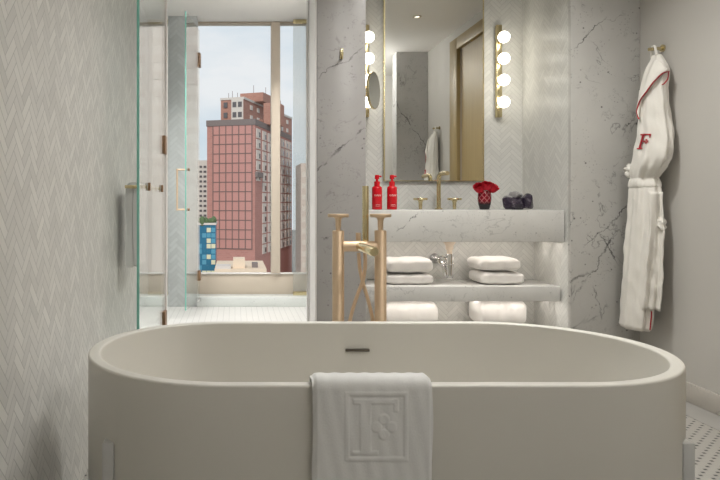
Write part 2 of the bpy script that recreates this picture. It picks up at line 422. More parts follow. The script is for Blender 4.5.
# towel bar on the outer face: local x runs from hinge to free edge, +y side = towards ... (left wall is local -y after turn)
xb0, xb1 = (YG-.035)-3.256, (YG-.035)-2.83
sgn = -1
zb = 1.012
bar = MB()
bar.tube([(xb0-.03, sgn*.066, zb), (xb1+.02, sgn*.066, zb)], .008)
for q in (xb0, xb1):
    bar.tube([(q, sgn*.096 if q==xb1 else sgn*.066, zb), (q, 0, zb)], .0075)
bar.build('towel_bar', M['brass_pale'], B)
for q in (xb0, xb1):
    MB().box(q-.011, q+.011, .0052, .016, zb-.018, zb+.018, .003).build('bolt_cap', M['bronze'], B)
Dd, LD = glass_door('shower_door', 'open glass shower door with a square brass pull handle, hinged on the herringbone pier', (PX(199.5,YP),YP-.01), (PX(185.6,5.22),5.22), .07, 2.475,
    [(PZ(280,YP),PZ(270,YP)), (PZ(68,YP),PZ(54,YP))])
hx = LD-.07
for s, dep in ((-1,.085),(1,.03)):
    pass
MB().tube([(hx,-.005,1.205),(hx,-.085,1.205)], .007).tube([(hx,-.005,.88),(hx,-.085,.88)], .007).tube([(hx,-.085,.872),(hx,-.085,1.213)], .008).build('pull_handle', M['brass'], Dd)
for z in (1.205,.88):
    MB().lathe([(.011,.005),(.011,.02)], (hx,0,z), 'y', 16).build('handle_cap', M['bronze'], Dd)
MB().box(.0, .06, -.012, .012, .055, .085, .003).build('floor_pivot', M['steel'], Dd)
# fluted privacy panel by the window
def privacy(label, x, w):
    fp = thing('privacy_panel', label, 'glass panel', (x,5.95,.087), 0, 'fluted privacy panels by the window')
    MB().box(-w, w, -.005, .005, .03, 2.49).build('pane', M['frosted'], fp)
    MB().box(-w, w, -.012, .012, 0, .035, .002).build('bottom_rail', M['brass_pale'], fp)
    MB().box(-w, w, -.012, .012, 2.485, 2.523, .002).build('top_rail', M['brass_pale'], fp)
privacy('narrow fluted frosted glass panel with gold rails at the right end of the window', .61, .078)
privacy('added frosted panel giving a pale wash between the open shower door and the herringbone pier', -.702, .096)  # added pane; its pale wash stands in for the door's window reflection

# towel hanging on the glass door's bar
def hanging_towel():
    bx = -.382 - .068
    mb = MB(); ring0 = []
    z1, zb_ = zb+.02, zb-.355
    def prof(off, dip):
        pts = []
        for k in range(14): pts.append((bx-.030-off*0 - .004*math.sin(k*.7), zb_+dip + (z1-.02-zb_)*k/13))
        for k in range(1,8):
            a = PI - PI*k/8; pts.append((bx+.030*math.cos(a), z1-.02+.022*math.sin(a)))
        for k in range(14): pts.append((bx+.030+.003*math.sin(k*.9), z1-.02-(z1-.02-zb_-.01)*k/13))
        inner = [(bx+(x-bx)*.04, min(z, z1-.026)) for x, z in reversed(pts)]
        return pts+inner
    rs = []
    for k in range(9):
        y = 2.86+.20*k/8
        rs.append([(x+.002*math.sin(k*1.7+z*20), y, z) for x, z in prof(0, .01*math.sin(k*.8))])
    mb.rings(rs); return mb
tw = tag(hanging_towel().build('hand_towel', M['towel_front']), 'grey-white hand towel folded over the bar of the open shower door', 'towel')

# ------------------------------------------------------------------ bathtub
TX, TY, TR, TS = .3817, 1.788, .379, .397
ZT = .55
def stadium(off, z, n=40, ex=0):
    r = TR-off; pts = []
    for i in range(n+1):
        a = -PI/2 + PI*i/n; pts.append((TS+(r-ex)*math.cos(a), r*math.sin(a), z))
    for i in range(n+1):
        a = PI/2 + PI*i/n; pts.append((-TS+(r-ex)*math.cos(a), r*math.sin(a), z))
    return pts
tub = thing('bathtub', 'large freestanding matt stone bathtub with rounded ends in the foreground', 'bathtub', (TX,TY,0))
rs = [stadium(.012,.0), stadium(.004,.004), stadium(0,.012), stadium(0,.3), stadium(0,ZT-.006)]
for k in range(1,6):
    a = PI/2*k/5; rs.append(stadium(.006-.006*math.cos(a), ZT-.006+.006*math.sin(a)))
for k in range(0,6):
    a = PI/2*k/5; rs.append(stadium(.026+.006*math.sin(a), ZT-.006+.006*math.cos(a)))
for k in range(1,13):
    z = ZT-.012-(ZT-.25)*k/12; rs.append(stadium(.032+.045*(k/12)**1.2, z, 40, .03*(k/12)))
for k in range(1,9):
    a = PI/2*k/8; rs.append(stadium(.077+.10*(1-math.cos(a)), .238-.10*math.sin(a), 40, .03))
MB().rings(rs).build('tub_shell', M['tub'], tub, 50)
tag(MB().box(-.021, .057, .326, .338, -.0055+.465, .465+.0025, .002).build('overflow_slot', M['slot'], tub), 'thin dark overflow slot in the far inner wall')
MB().lathe([(.0,.137),(.034,.137),(.034,.1405),(.02,.143),(.0,.143)], (.02,.05,0)).build('drain', M['brass'], tub)
for sx in (-1,1):
    for sy in (-1,1):
        MB().box(sx*.678-.014, sx*.678+.014, sy*.253-.02, sy*.253+.02, 0, .385, .004).build('support_pad', M['tub_pad'], tub)

# front towel over the rim, with a woven frame, an F and a four-petal flower
sx_ = 1.385/F
def sm(e0, e1, x):
    t_ = max(0, min(1, (x-e0)/(e1-e0))); return t_*t_*(3-2*t_)
def band(v, a, b, s=.7): return sm(a-s, a+s, v)*(1-sm(b-s, b+s, v))
def emboss(px, py):
    h = 0.0
    fr = band(px,345,408)*band(py,392,461)
    inn = band(px,349,404)*band(py,396,457)
    h += .0012*(fr-inn) - .0008*inn
    st = band(px,360,371)*band(py,403,452)
    top = band(px,353,397)*band(py,399,404) + band(px,394,398.5)*band(py,399,412)
    ser = band(px,352,378)*band(py,451,455)
    mid = band(px,371,378)*band(py,424,429)
    fl = 0
    for dx, dy in ((0,-7.5),(0,7.5),(-7.5,0),(7.5,0)):
        r = math.hypot(px-384-dx, py-427-dy); fl = max(fl, 1-sm(4.2,6.2,r))
    fl = fl*(sm(.8,2.2,math.hypot(px-384,py-427)))
    h += .0016*max(st, min(1,top), ser, mid, fl)
    return h
def front_towel():
    X0, X1 = PX(313.2,1.39), PX(433.5,1.39)
    yf, zt = TY-TR-.003, ZT
    path = []                                   # (y, z, ny, nz)
    yi = TY-TR+.039
    for k in range(16): path.append((yi+.036*(1-k/15), zt-.24+.235*k/15, 1, 0))
    for k in range(1,9):
        a = PI/2*k/9; path.append((yi-.012+.012*math.cos(a), zt-.005+.012*math.sin(a)*.9, math.cos(a), math.sin(a)))
    for k in range(6): path.append((yi-.012-(yi-.012-yf-.010)*k/5, zt+.006, 0, 1))
    for k in range(1,9):
        a = PI/2*k/9; path.append((yf+.010-.012*math.sin(a), zt-.006+.012*math.cos(a), -math.sin(a), math.cos(a)))
    nf = 190
    for k in range(nf+1): path.append((yf-.002, zt-.006-.34*k/nf, -1, 0))
    nu = 150
    def P(i, j):
        x = X0+(X1-X0)*i
        y, z, ny, nz = path[j]
        h = .014
        e = min(i, 1-i)*(X1-X0)
        h -= .006*(1-sm(0,.010,e))
        d = 0
        if ny == -1:
            px = VX+F*x/(y-h); py = VY+F*(H-z)/(y-h)
            d = emboss(px, py)
            h += .0012*math.sin(x*23+1)*sm(0,.15,zt-z)
        h += .0006*math.sin(x*190+z*40)
        return Vector((x + .002*math.sin(z*30)*(1 if i in (0,1) else 0), y+ny*(h+d), z+nz*(h+d)))
    mb = MB(); n = len(path)
    vs = [[mb.bm.verts.new(P(i/nu, j)) for j in range(n)] for i in range(nu+1)]
    for i in range(nu):
        for j in range(n-1): mb.bm.faces.new((vs[i][j], vs[i+1][j], vs[i+1][j+1], vs[i][j+1]))
    # underside
    ws = []
    for i in (0, nu):
        row = []
        for j in range(n):
            y, z, ny, nz = path[j]; row.append(mb.bm.verts.new((X0+(X1-X0)*i/nu, y+ny*.002, z+nz*.002)))
        ws.append(row)
    for j in range(n-1):
        mb.bm.faces.new((ws[0][j], vs[0][j], vs[0][j+1], ws[0][j+1]))
        mb.bm.faces.new((vs[nu][j], ws[1][j], ws[1][j+1], vs[nu][j+1]))
        mb.bm.faces.new((ws[1][j], ws[0][j], ws[0][j+1], ws[1][j+1]))
    return mb
tag(front_towel().build('bath_towel', M['towel_front'], None, 60), 'white bath towel with woven F emblem draped over the front rim of the bathtub', 'towel')

# ------------------------------------------------------------------ floor mounted tub filler
FY = 2.35
cxl, cxr = PX(338.2,FY), PX(380.5,FY); cxm = (cxl+cxr)/2; zc = PZ(246.3,FY); ztop = PZ(230.5,FY)
tf = thing('tub_filler', 'floor-standing brass tub filler with two columns and disc handles behind the bathtub', 'faucet', (cxm,FY,0))
def disc_handle(mat, parent, x, y, z, s=1.0, name='handle'):
    prof = [(.0,0),(.0085,0),(.0085,.008),(.0098,.012),(.0098,.016),(.0102,.036),(.013,.044),(.019,.0475),(.037,.0485),(.038,.050),(.038,.0585),(.037,.060),(0,.060)]
    return MB().lathe([(r*s,h*s) for r,h in prof], (x,y,z)).build(name, mat, parent)
for cx in (cxl-cxm, cxr-cxm):
    MB().lathe([(0,0),(.04,0),(.04,.008),(.022,.010),(.0212,.012),(.0212,ztop-.003),(.019,ztop),(0,ztop)], (cx,0,0)).build('column', M['brass'], tf)
    disc_handle(M['brass'], tf, cx, 0, ztop, 1.0)
MB().tube([(cxl-cxm+.015,0,zc),(cxr-cxm-.015,0,zc)], .019, 24).build('crossbar', M['brass'], tf)
MB().tube([(0,.0,zc),(0,-.245,zc),(0,-.252,zc)], [.0155,.0155,.013], 24).build('spout', M['brass_pale'], tf)
MB().lathe([(0,.0),(.009,0),(.009,.03),(0,.03)], (0-.002,.01,zc+.018)).build('diverter_knob', M['brass'], tf)
MB().box(.005, .035, -.01, .045, zc-.018, zc+.006, .003).build('handset_holder', M['brass'], tf)
hs = thing('hand_shower', 'slim brass stick hand shower upright in the tub filler holder with a crossing hose', 'hand shower', (PX(365.5,FY+.03),FY+.03,0))
zt_, zl_ = PZ(186,FY+.03), PZ(243,FY+.03)
MB().lathe([(0,zl_-.03),(.009,zl_-.03),(.0118,zl_-.01),(.0118,zt_-.002),(.011,zt_),(0,zt_)], (0,0,0), 'z', 24).build('handset', M['brass_pale'], hs)
pts = [(365.6,253),(365.8,266),(363.5,280),(358,294),(352.5,310),(349,325),(348,345),(352,362),(360.5,369),(369,362),(373.5,345),(372.8,322),(369,303),(364,285),(360.5,270),(359.2,253)]
Yh = FY+.03; ox = PX(365.5,Yh)
MB().tube(spline([(PX(a,Yh)-ox, .012*math.cos(i*.42), PZ(b,Yh)) for i,(a,b) in enumerate(pts)], 8), .0068, 12).build('hose', M['brass'], hs)

# ------------------------------------------------------------------ vanity
vc = thing('vanity_counter', 'thick white veined marble vanity counter spanning the niche', 'counter', (1.239,3.7,.729))
MB().box(-.543, .5385, 3.506-3.7, YB-3.7-.001, 0, .172, .003).build('slab', M['counter'], vc)
tag(MB().box(-.5, .52, 3.56-3.7, 3.58-3.7, -.0022, -.0003).box(-.5, .52, 3.72-3.7, 3.735-3.7, -.004, -.0003).build('led_strip', M['led'], vc), 'glowing light strip on the underside')
vs_ = thing('towel_shelf', 'white marble towel shelf between the vanity counter and the floor', 'shelf', (1.239,3.7,.402))
MB().box(-.543, .5385, 3.549-3.7, 3.869-3.7, 0, .082, .003).build('slab', M['counter'], vs_)
tag(MB().box(-.5, .52, 3.568-3.7, 3.588-3.7, -.0022, -.0003).box(-.5, .52, 3.72-3.7, 3.735-3.7, -.004, -.0003).build('led_strip', M['led'], vs_), 'glowing light strip on the underside')
tag(MB().box(.696, 1.7775, 3.56, 3.869, 0, .10, .003).build('plinth', M['counter']), 'low marble plinth on the floor under the towel shelf', 'plinth')

# faucet on the counter
fx = PX(438.7,3.93)
fa = thing('sink_faucet', 'tall gold basin faucet between two disc taps on the vanity counter', 'faucet', (fx,3.93,.901))
MB().lathe([(0,0),(.022,0),(.022,.005),(.0125,.008),(.0125,.150)], (0,0,0), 'z', 24).tube(spline([(0,0,.148),(0,0,.175),(0,-.008,.198),(0,-.03,.21),(0,-.07,.212),(0,-.16,.210)],6), .0125, 16).build('spout', M['brass_pale'], fa)
for px in (420.5, 454.5):
    disc_handle(M['brass_pale'], fa, PX(px,3.93)-fx, 0, 0, 1.12)
# drain trap below
tr = thing('sink_trap', 'chrome sink drain trap with a cream cup hanging under the vanity counter', 'drain trap', (PX(449.5,3.7),3.7,0))
tag(MB().lathe([(0,.7285),(.036,.7285),(.034,.715),(.022,.695),(.021,.675),(.015,.670),(.015,.645),(0,.645)]).build('cup', plain('cream cap',(.72,.60,.48,1),.4), tr), 'cream tapered cup')
MB().lathe([(0,.65),(.022,.65),(.024,.64),(.024,.60),(.026,.598),(.026,.592),(.022,.588),(.021,.53),(.019,.512),(.01,.506),(0,.506)]).build('trap_body', M['steel'], tr)
MB().tube(spline([(-.010,0,.520),(-.022,.0,.535),(-.030,.0,.56),(-.034,.01,.59),(-.036,.04,.605),(-.036,.10,.61),(-.036,.165,.61)],8), .011, 14).build('outlet_pipe', M['steel'], tr)
MB().lathe([(.0,0),(.030,0),(.030,.006),(.016,.012)], (-.036,.155,.61), 'y', 24).build('wall_flange', M['steel'], tr)
MB().tube([(-.044+.020*math.cos(a*.483),-.004,.612+.022*math.sin(a*.483)) for a in range(14)], .006, 8).build('coupling_nut', M['steel'], tr)

# towels on the shelves
def folded_towel(w, d, h, seed, roll=False):
    mb = MB(); n = 40; rs = []
    rr = random.Random(seed); ph = [rr.uniform(0,6) for _ in range(6)]
    NX = 34
    for k in range(NX+1):
        s = -1+2*k/NX
        e = (1-abs(s)**7)**(1/3.2) if abs(s) < 1 else 0
        e = max(e, .02)
        ring = []
        for i in range(n):
            a = 2*PI*i/n; c, q = math.cos(a), math.sin(a)
            yy = math.copysign(abs(c)**.42, c)*d/2; zz = math.copysign(abs(q)**.55, q)*h/2
            g = 0
            if c < -.2: g = .10*math.exp(-((zz/h-.04*math.sin(s*2+ph[0]))/.05)**2)     # fold line on the front
            if roll and s < -.55 and c < .3: g += -.07*sm(-.55,-.75,s)
            yy *= (1-g*.35)
            zz += .03*h*math.sin(s*3+ph[1])*(1 if q>0 else 0) + .02*h*math.sin(s*9+ph[2]+c)*(1 if q>0 else 0)
            ye = .75+.25*e
            ring.append((s*w/2*(1+.012*math.sin(a*2+ph[3])), yy*ye + .004*math.sin(s*8+ph[4]), max(-h/2, zz*e if q>0 or True else zz)))
        rs.append(ring)
    mb.rings(rs); return mb
def put_towel(x0, x1, z0, z1, y0, depth, seed, label, group, roll=False):
    h = z1-z0
    o = folded_towel(x1-x0, depth, h, seed, roll).build('folded_towel', M['towel'], None, 70)
    o.location = ((x0+x1)/2, y0+depth/2, z0+h/2)
    return tag(o, label, 'towel', group)
G1 = 'folded white towels on the marble shelves'
put_towel(.838, 1.105, .485, .543, 3.60, .22, 1, 'lower folded white towel of the left stack on the marble shelf', G1)
put_towel(.840, 1.104, .549, .629, 3.60, .22, 2, 'upper folded white towel of the left stack, close behind the brass column', G1)
put_towel(1.365, 1.612, .485, .553, 3.60, .22, 3, 'lower folded white towel of the right stack on the marble shelf', G1, True)
put_towel(1.355, 1.592, .560, .631, 3.60, .22, 4, 'upper folded white towel of the right stack, below the red roses', G1, True)
put_towel(.835, 1.150, .101, .238, 3.625, .22, 5, 'bottom folded towel hidden low on the plinth at the left', G1)
put_towel(.838, 1.142, .245, .388, 3.625, .22, 6, 'thick white towel glowing under the shelf at the left, right of the brass column', G1)
put_towel(1.34, 1.650, .101, .238, 3.625, .22, 7, 'bottom folded towel hidden low on the plinth at the right', G1)
put_towel(1.37, 1.640, .245, .390, 3.625, .22, 8, 'thick white towel glowing under the shelf at the right', G1, True)

# red pump bottles
def bottle():
    b = thing('pump_bottle', 'x', 'bottle', (0,0,.9015), 0, 'red pump bottles on the vanity counter')
    MB().lathe([(0,0),(.026,0),(.0285,.003),(.0285,.118),(.027,.127),(.020,.133),(0,.133)], n=32).build('body', M['red_plastic'], b)
    MB().lathe([(0,.132),(.0165,.132),(.0165,.160),(.008,.162),(.007,.176),(0,.176)], n=24).build('pump_collar', M['red_plastic'], b)
    MB().lathe([(0,.174),(.0125,.174),(.0135,.178),(.0115,.197),(0,.199)], n=24).tube([(0,0,.190),(.018,-.004,.190),(.024,-.005,.186)], .005, 10).build('pump_head', M['red_plastic'], b)
    m = MB()                                     # printed lettering rows, wrapped on the body
    def mark(a0, a1, z0, z1):
        n = 3
        m.rings([[(.0288*math.sin(a), -.0288*math.cos(a), z) for a in (a0+(a1-a0)*k/n for k in range(n+1))] for z in (z0,z1)], False)
    for k in range(7):
        a = -.72+k*.215
        mark(a, a+.05, .076, .085); mark(a+.05, a+.15, .076 if k%2 else .0835, .0775 if k%2 else .085)
        if k % 3 != 1: mark(a+.06, a+.13, .080, .0815)
    m.build('printed_name', M['white_print'], b, 40, False); m = MB()
    for k in range(6): mark(-.42+k*.15, -.34+k*.15, .026, .0285)
    for k in range(8): mark(-.48+k*.125, -.41+k*.125, .019, .021)
    m.build('small_print', M['white_print'], b, 40, False)
    return b
b1 = bottle(); b2 = copy_tree(b1)
b1.location = (PX(377,3.72),3.72,.9015); b2.location = (PX(392,3.72),3.72,.9015)
b1['label'] = 'red pump bottle on the counter beside the left marble pier'; b2['label'] = 'red pump bottle on the counter on the tap side of its twin'

# roses in a vase
vX, vY = PX(484.5,3.75), 3.75
va = MB().lathe([(0,0),(.024,0),(.027,.004),(.034,.03),(.038,.06),(.037,.085),(.032,.105),(.029,.107),(.033,.085),(.033,.06),(.025,.012),(0,.012)], n=40).build('vase', M['vase'])
va.location = (vX,vY,.9015)
tag(va, 'small red and black diamond-cut glass vase holding roses', 'vase')
def rose(x, y, z, s, tilt, seed, label):
    rr = random.Random(seed)
    o = thing('rose', label, 'flower', (x,y,z), rr.uniform(0,6), 'red roses in the small vase')
    o.rotation_euler = (tilt[0], tilt[1], 0)
    mb = MB()
    for n, rad, p0, p1, fl in [(3,.008,2.2,.35,.001),(3,.013,2.3,.45,.002),(4,.018,2.4,.6,.004),(5,.024,2.5,.75,.006),(6,.030,2.6,.85,.009),(8,.035,2.6,1.0,.012)]:
        for k in range(n):
            a0 = 2*PI*(k+.37*n)/n + rr.uniform(-.25,.25); wd = 2*PI/n*1.25; tz = rr.uniform(-.003,.003)
            def P(u, v):
                ph = p0+(p1-p0)*v; a = a0+(u-.5)*wd*math.sin(min(PI/2, v*1.7+.25))
                r = rad*math.sin(ph) + fl*v**4 + .003*math.sin(u*11+k*2)*v*v
                return Vector((r*math.cos(a)*s, r*math.sin(a)*s, (.004+rad*1.15*math.cos(ph)+tz*v - .006*v*(2*u-1)**2)*s))
            mb.grid(P, 7, 7)
    mb.build('bloom', M['rose'], o, 60, False)
    MB().tube([(0,0,-.015*s),(0,0,-.06)], .003, 8).build('stem', M['leaf'], o)
rose(PX(479.5,3.735), 3.735, 1.022, .80, (.5,-.45), 1, 'red rose leaning towards the gold faucet in the vase')
rose(PX(492,3.735), 3.735, 1.023, .82, (.5,.5), 2, 'red rose leaning towards the amethyst in the vase')
rose(PX(486.5,3.72), 3.715, 1.034, .74, (.5,.0), 3, 'red rose in the middle of the vase, between the other two')
# amethyst
am = thing('amethyst_geode', 'dark purple amethyst crystal cluster on the vanity counter', 'crystal', (PX(517.5,3.7),3.7,.9015))
def lump(c, r, seed, sc):
    t_ = bmesh.new(); bmesh.ops.create_icosphere(t_, subdivisions=3, radius=1)
    rr = random.Random(seed); dirs = [Vector((rr.gauss(0,1),rr.gauss(0,1),rr.gauss(0,1))).normalized() for _ in range(16)]
    for v in t_.verts:
        k = min(rr2/max(.2, v.co.normalized().dot(d)) for d, rr2 in ((d, .80+.12*(i%3)) for i, d in enumerate(dirs)) if v.co.normalized().dot(d) > .2)
        v.co = v.co.normalized()*min(1.15, k)*r
        v.co = Vector((v.co.x*sc[0]+c[0], v.co.y*sc[1]+c[1], max(0, v.co.z*sc[2]+c[2])))
    return t_
def lumps(lst, name, mat):
    mb = MB()
    for l in lst: mb.add(lump(*l))
    return mb.build(name, mat, am, 25)
lumps([((-.046,0,.038),.040,1,(1,1,1)), ((.046,-.01,.042),.045,2,(.95,.9,1)), ((0,.0,.036),.038,3,(1.2,1,1)), ((-.02,-.02,.03),.035,6,(1,1,1))], 'crystal_mass', M['amethyst'])
tag(lumps([((-.006,.012,.080),.030,4,(1.1,1,.9)), ((-.05,.01,.065),.022,5,(1,1,.8)), ((.028,.016,.075),.022,8,(1,1,.8))], 'crust', M['geode']), 'grey crystal crust on top')

# ------------------------------------------------------------------ mirror, lamps
mi = thing('wall_mirror', 'large rectangular brass-edged mirror over the vanity', 'mirror', (1.2275,YB,1.073))
MB().box(-.3085+.006, .3085-.006, -.018, -.001, .004, 1.44).build('mirror_glass', M['mirror'], mi)
MB().box(-.3105, -.3025, -.024, -.001, 0, 1.444).box(.3025, .3085, -.022, -.001, 0, 1.444).box(-.303, .303, -.022, -.001, 0, .004).box(-.303, .303, -.022, -.001, 1.44, 1.444).build('mirror_frame', M['brass_pale'], mi)
def sconce(x, label):
    s = thing('wall_sconce', label, 'lamp', (x,YB,0), 0, 'vertical four-globe sconces beside the mirror')
    MB().box(-.017, .017, -.034, -.001, 1.466, 2.035, .003).build('backplate', M['brass_pale'], s)
    for py in (37,58.5,80,102):
        z = PZ(py,3.93)
        MB().lathe([(.012,-.034),(.020,-.040),(.020,-.066),(.017,-.070)], (0,0,z), 'y', 20).build('socket', M['brass_pale'], s)
        MB().sphere((0,-.10,z), .0345, 28, 18).build('globe', M['bulb'], s)
    return s
sconce(1.626, 'brass four-globe sconce to the right of the mirror, fully in view')
sconce(.808, 'brass four-globe sconce left of the mirror, partly behind the round shaving mirror')
mm = thing('shaving_mirror', 'round tilted shaving mirror on a short arm in front of the left sconce', 'mirror', (PX(373.5,3.78),3.78,PZ(90.5,3.78)), math.radians(-30))
MB().lathe([(0,-.012),(.09,-.012),(.107,-.008),(.109,0),(.107,.006)], (0,0,0), 'x', 48).build('rim', M['brass_pale'], mm)
MB().lathe([(0,.004),(.1035,.004),(.1035,.0062),(0,.0062)], (0,0,0), 'x', 48).build('mirror_face', M['mirror'], mm)
import mathutils
loc = mathutils.Matrix.Rotation(math.radians(30),3,'Z') @ Vector((.695-mm.location.x, .06, 0))
MB().sphere((-.02,0,0), .013, 14, 10).tube([(-.02,0,0), loc*.5+Vector((-.01,.02,0)), loc], .007, 10).sphere(loc, .02, 14, 10).build('arm', M['brass_pale'], mm)

ph = thing('wall_hook', 'tiny vertical brass hook high on the left veined marble pier', 'hook', (.565,YN,1.73))
MB().box(-.008, .008, -.008, -.0005, -.028, .028, .002).build('backplate', M['brass_pale'], ph)
MB().tube([(0,-.007,-.018),(0,-.035,-.018),(0,-.035,.002)], .005, 10).build('peg', M['brass_pale'], ph)
# ------------------------------------------------------------------ bathrobe
robe_lr = [(55,652,661),(60,650,664),(66,646,667),(72,643.5,669),(80,641.5,668),(90,639,667),(105,637.5,668.5),(118,638,670),(130,637.5,672),(140,636.5,672.5),(150,635,672.5),
    (160,633,670.5),(168,631,666),(174,630.5,661),(179,631,657.5),(184,630.5,659),(190,630,660),(205,629,660),(225,627.5,660),(250,624.5,658),(280,622.5,656),(300,621.5,654.5),(312,620.8,653.5),(326,620,652),(328.5,621.5,650)]
def robe_sec(py):
    for (a, l0, r0), (b, l1, r1) in zip(robe_lr, robe_lr[1:]):
        if a <= py <= b:
            t_ = (py-a)/(b-a); l, r = l0+(l1-l0)*t_, r0+(r1-r0)*t_; break
    else: l, r = robe_lr[-1][1:]
    w, c = (r-l)/2, (l+r)/2
    a = w/280; yn = F*(2.138-a)/(c-VX)
    Y = 3.23+.55*(yn-3.23)
    X = min((c-VX)*Y/F, 2.143-a)
    Y = F*X/(c-VX)
    return X, Y, a, a*1.6
def robe_pt(py, th, off=0):
    X, Y, a, b = robe_sec(py)
    amp = .03+.045*sm(100,190,py)*(1-.3*sm(180,186,py)*(1-sm(186,196,py)))
    k = 1+amp*math.sin(7*th+py*.012)+amp*.7*math.sin(12*th-py*.02)+.022*math.sin(py*.13+3*th)*sm(60,90,py)+.02*math.sin(py*.31-5*th)*sm(80,100,py)
    z = PZ(py, Y)
    return Vector((min(X+(a*k+off)*math.cos(th), 2.147), Y+(b*k+off)*math.sin(th), z))
def robe_at(px, py, off=.003):                  # point of the robe's near side seen along a given direction
    best = prev = None
    for i in range(121):
        th = PI*.62 + PI*1.1*i/120              # side facing the room
        p = robe_pt(py, th, off); q = VX+F*p.x/p.y
        if best is None or abs(q-px) < best[0]: best = (abs(q-px), p)
        if prev and (prev[0]-px)*(q-px) <= 0 and q != prev[0]:
            return prev[1].lerp(p, (px-prev[0])/(q-prev[0]))
        prev = (q, p)
    return best[1]
rb = thing('bathrobe', 'white terry bathrobe with red piping and embroidered red F by the right marble pier', 'bathrobe', (2.08,3.27,.30))
ro = Vector((2.08,3.27,.30))
def rel(p): return p-ro
ys = []
for (a,_,_),(b,_,_) in zip(robe_lr, robe_lr[1:]):
    n = max(2, int((b-a)/2.2)); ys += [a+(b-a)*k/n for k in range(n)]
ys.append(328.5)
MB().rings([[rel(robe_pt(y, 2*PI*i/72)) for i in range(72)] for y in ys]).build('robe_body', M['robe'], rb, 80)
# shawl collar folded outwards
edge = [(669,75),(662,77),(654,84),(646.5,93),(640,101),(637.2,109),(637.6,115),(639,119)]
ee = spline([(a,b,0) for a,b in edge], 6)
def side_left(py):
    X, Y, a, b = robe_sec(py); return min(VX+F*robe_pt(py, PI*.62+PI*1.1*i/60, .004).x/robe_pt(py, PI*.62+PI*1.1*i/60, .004).y for i in range(61))
mb = MB()
N = len(ee)
rows = []
for i in range(N):
    e = ee[i]; t_ = i/(N-1)
    top = Vector((656-18*t_**.8, 60+55*t_**1.2, 0)); row = []
    for j in range(7):
        q = top.lerp(Vector((e.x,e.y,0)), j/6)
        l = side_left(max(56,q.y)); row.append(rel(robe_at(max(q.x,l), max(57,q.y), .006+.012*(j/6))))
    rows.append(row)
vs = [[mb.bm.verts.new(p) for p in r] for r in rows]
for i in range(N-1):
    for j in range(6): mb.bm.faces.new((vs[i][j], vs[i+1][j], vs[i+1][j+1], vs[i][j+1]))
co = mb.build('collar', M['robe'], rb, 80)
sol = co.modifiers.new('thick', 'SOLIDIFY'); sol.thickness = .006; sol.offset = 0
pl = [r[-1] for r in rows]
loop = [rel(robe_at(a,b,.012)) for a,b in ((668.5,76),(667.8,82),(664,87),(662,88))]
MB().tube(pl, .0034, 8).tube(spline([pl[0]]+loop,4), .0028, 8).build('red_piping', M['red_thread'], rb)
# red hem glimpse at the bottom
hem = [rel(robe_at(a,b,.004)) for a,b in ((651.5,308),(651.3,314),(650.6,320),(650,326))]
MB().tube(spline(hem,4), .003, 8).build('red_piping', M['red_thread'], rb)
pm = MB()
def panel(u, v):
    py = 192+114.5*v; r = max(VX+F*q.x/q.y for q in (robe_pt(py, PI*1.1+PI*.6*k/40, .004) for k in range(41)))
    px = (r-13)+12.7*min(1,u/.75); p_ = robe_at(px, py, .007)
    if u > .75: p_ = p_ + Vector((-.012*(u-.75)/.25*v, -.055*v*(u-.75)/.25, 0))
    return rel(p_ + Vector((-.003*math.sin(u*9+v*3), -.003*math.sin(u*9+v*3), 0)))
pw = pm.grid(panel, 14, 40).build('front_panel', M['robe'], rb, 80)
sp_ = pw.modifiers.new('thick', 'SOLIDIFY'); sp_.thickness = .007; sp_.offset = 0
# belt and its knot
MB().rings([[rel(robe_pt(y, 2*PI*i/72, o)) for i in range(72)] for y,o in ((178.5,.001),(179.5,.005),(183,.007),(186.5,.005),(187.5,.001))], True, False, False).build('belt', M['robe'], rb, 80)
def blob(px, py, off, r, sc, name):
    c = rel(robe_at(px,py,off)); t_ = bmesh.new(); bmesh.ops.create_icosphere(t_, subdivisions=3, radius=r)
    rr = random.Random(int(px*7))
    for v in t_.verts:
        d = v.co.normalized(); v.co *= 1+.22*math.sin(d.x*5+d.z*7+px)+.12*math.sin(d.y*9-d.z*4)
        v.co = Vector((v.co.x*sc[0],v.co.y*sc[1],v.co.z*sc[2]))
    m_ = MB(); m_.add(t_, Matrix.Translation(c)); return m_.build(name, M['robe'], rb, 80)
blob(632, 170, .0, .034, (1,1,1), 'cuff')
blob(660.5, 224, .0, .024, (.9,1,1.4), 'belt_end')
# embroidered F with a small flower
def stitch(polys, name):
    m_ = MB()
    for poly in polys:
        m_.rings([[rel(robe_at(a,b,.002)) for a,b in poly],[rel(robe_at(a,b,.0055)) for a,b in poly]], True, False, True)
    return m_.build(name, M['red_thread'], rb, 0)
def quad(a, b, c, d): return [a,b,c,d]
stitch([*[quad((642.2-.95*k,134.8+3.3*k),(644.4-.95*k,134.8+3.3*k),(643.4-.95*k,138.2+3.3*k),(641.2-.95*k,138.2+3.3*k)) for k in range(4)], *[quad((640.4+1.75*k,133.9+.19*k),(642.3+1.75*k,134.1+.19*k),(642.3+1.75*k,135.4+.19*k),(640.4+1.75*k,135.2+.19*k)) for k in range(6)],
        quad((649.2,135.4),(650.9,135.4),(650.3,139),(649.5,139)), *[quad((636.8+1.4*k,147.7+.07*k),(638.3+1.4*k,147.8+.07*k),(638.3+1.4*k,148.7+.07*k),(636.8+1.4*k,148.6+.07*k)) for k in range(4)],
        quad((646,139.6),(647.2,140.7),(646.4,141.8),(645.2,140.8)), quad((646.6,141.8),(648.2,141.2),(648.6,142.4),(647,142.8)),
        quad((645.4,142.6),(646.8,142.4),(646.4,144.6),(645.2,144.4)), quad((642.4,141),(645.4,141.4),(645.4,142.5),(643.4,142.4))], 'monogram')
lp = [rel(Vector((2.098,3.262,1.722))), rel(Vector((2.09,3.25,1.715))), rel(robe_pt(57, PI*1.2))]
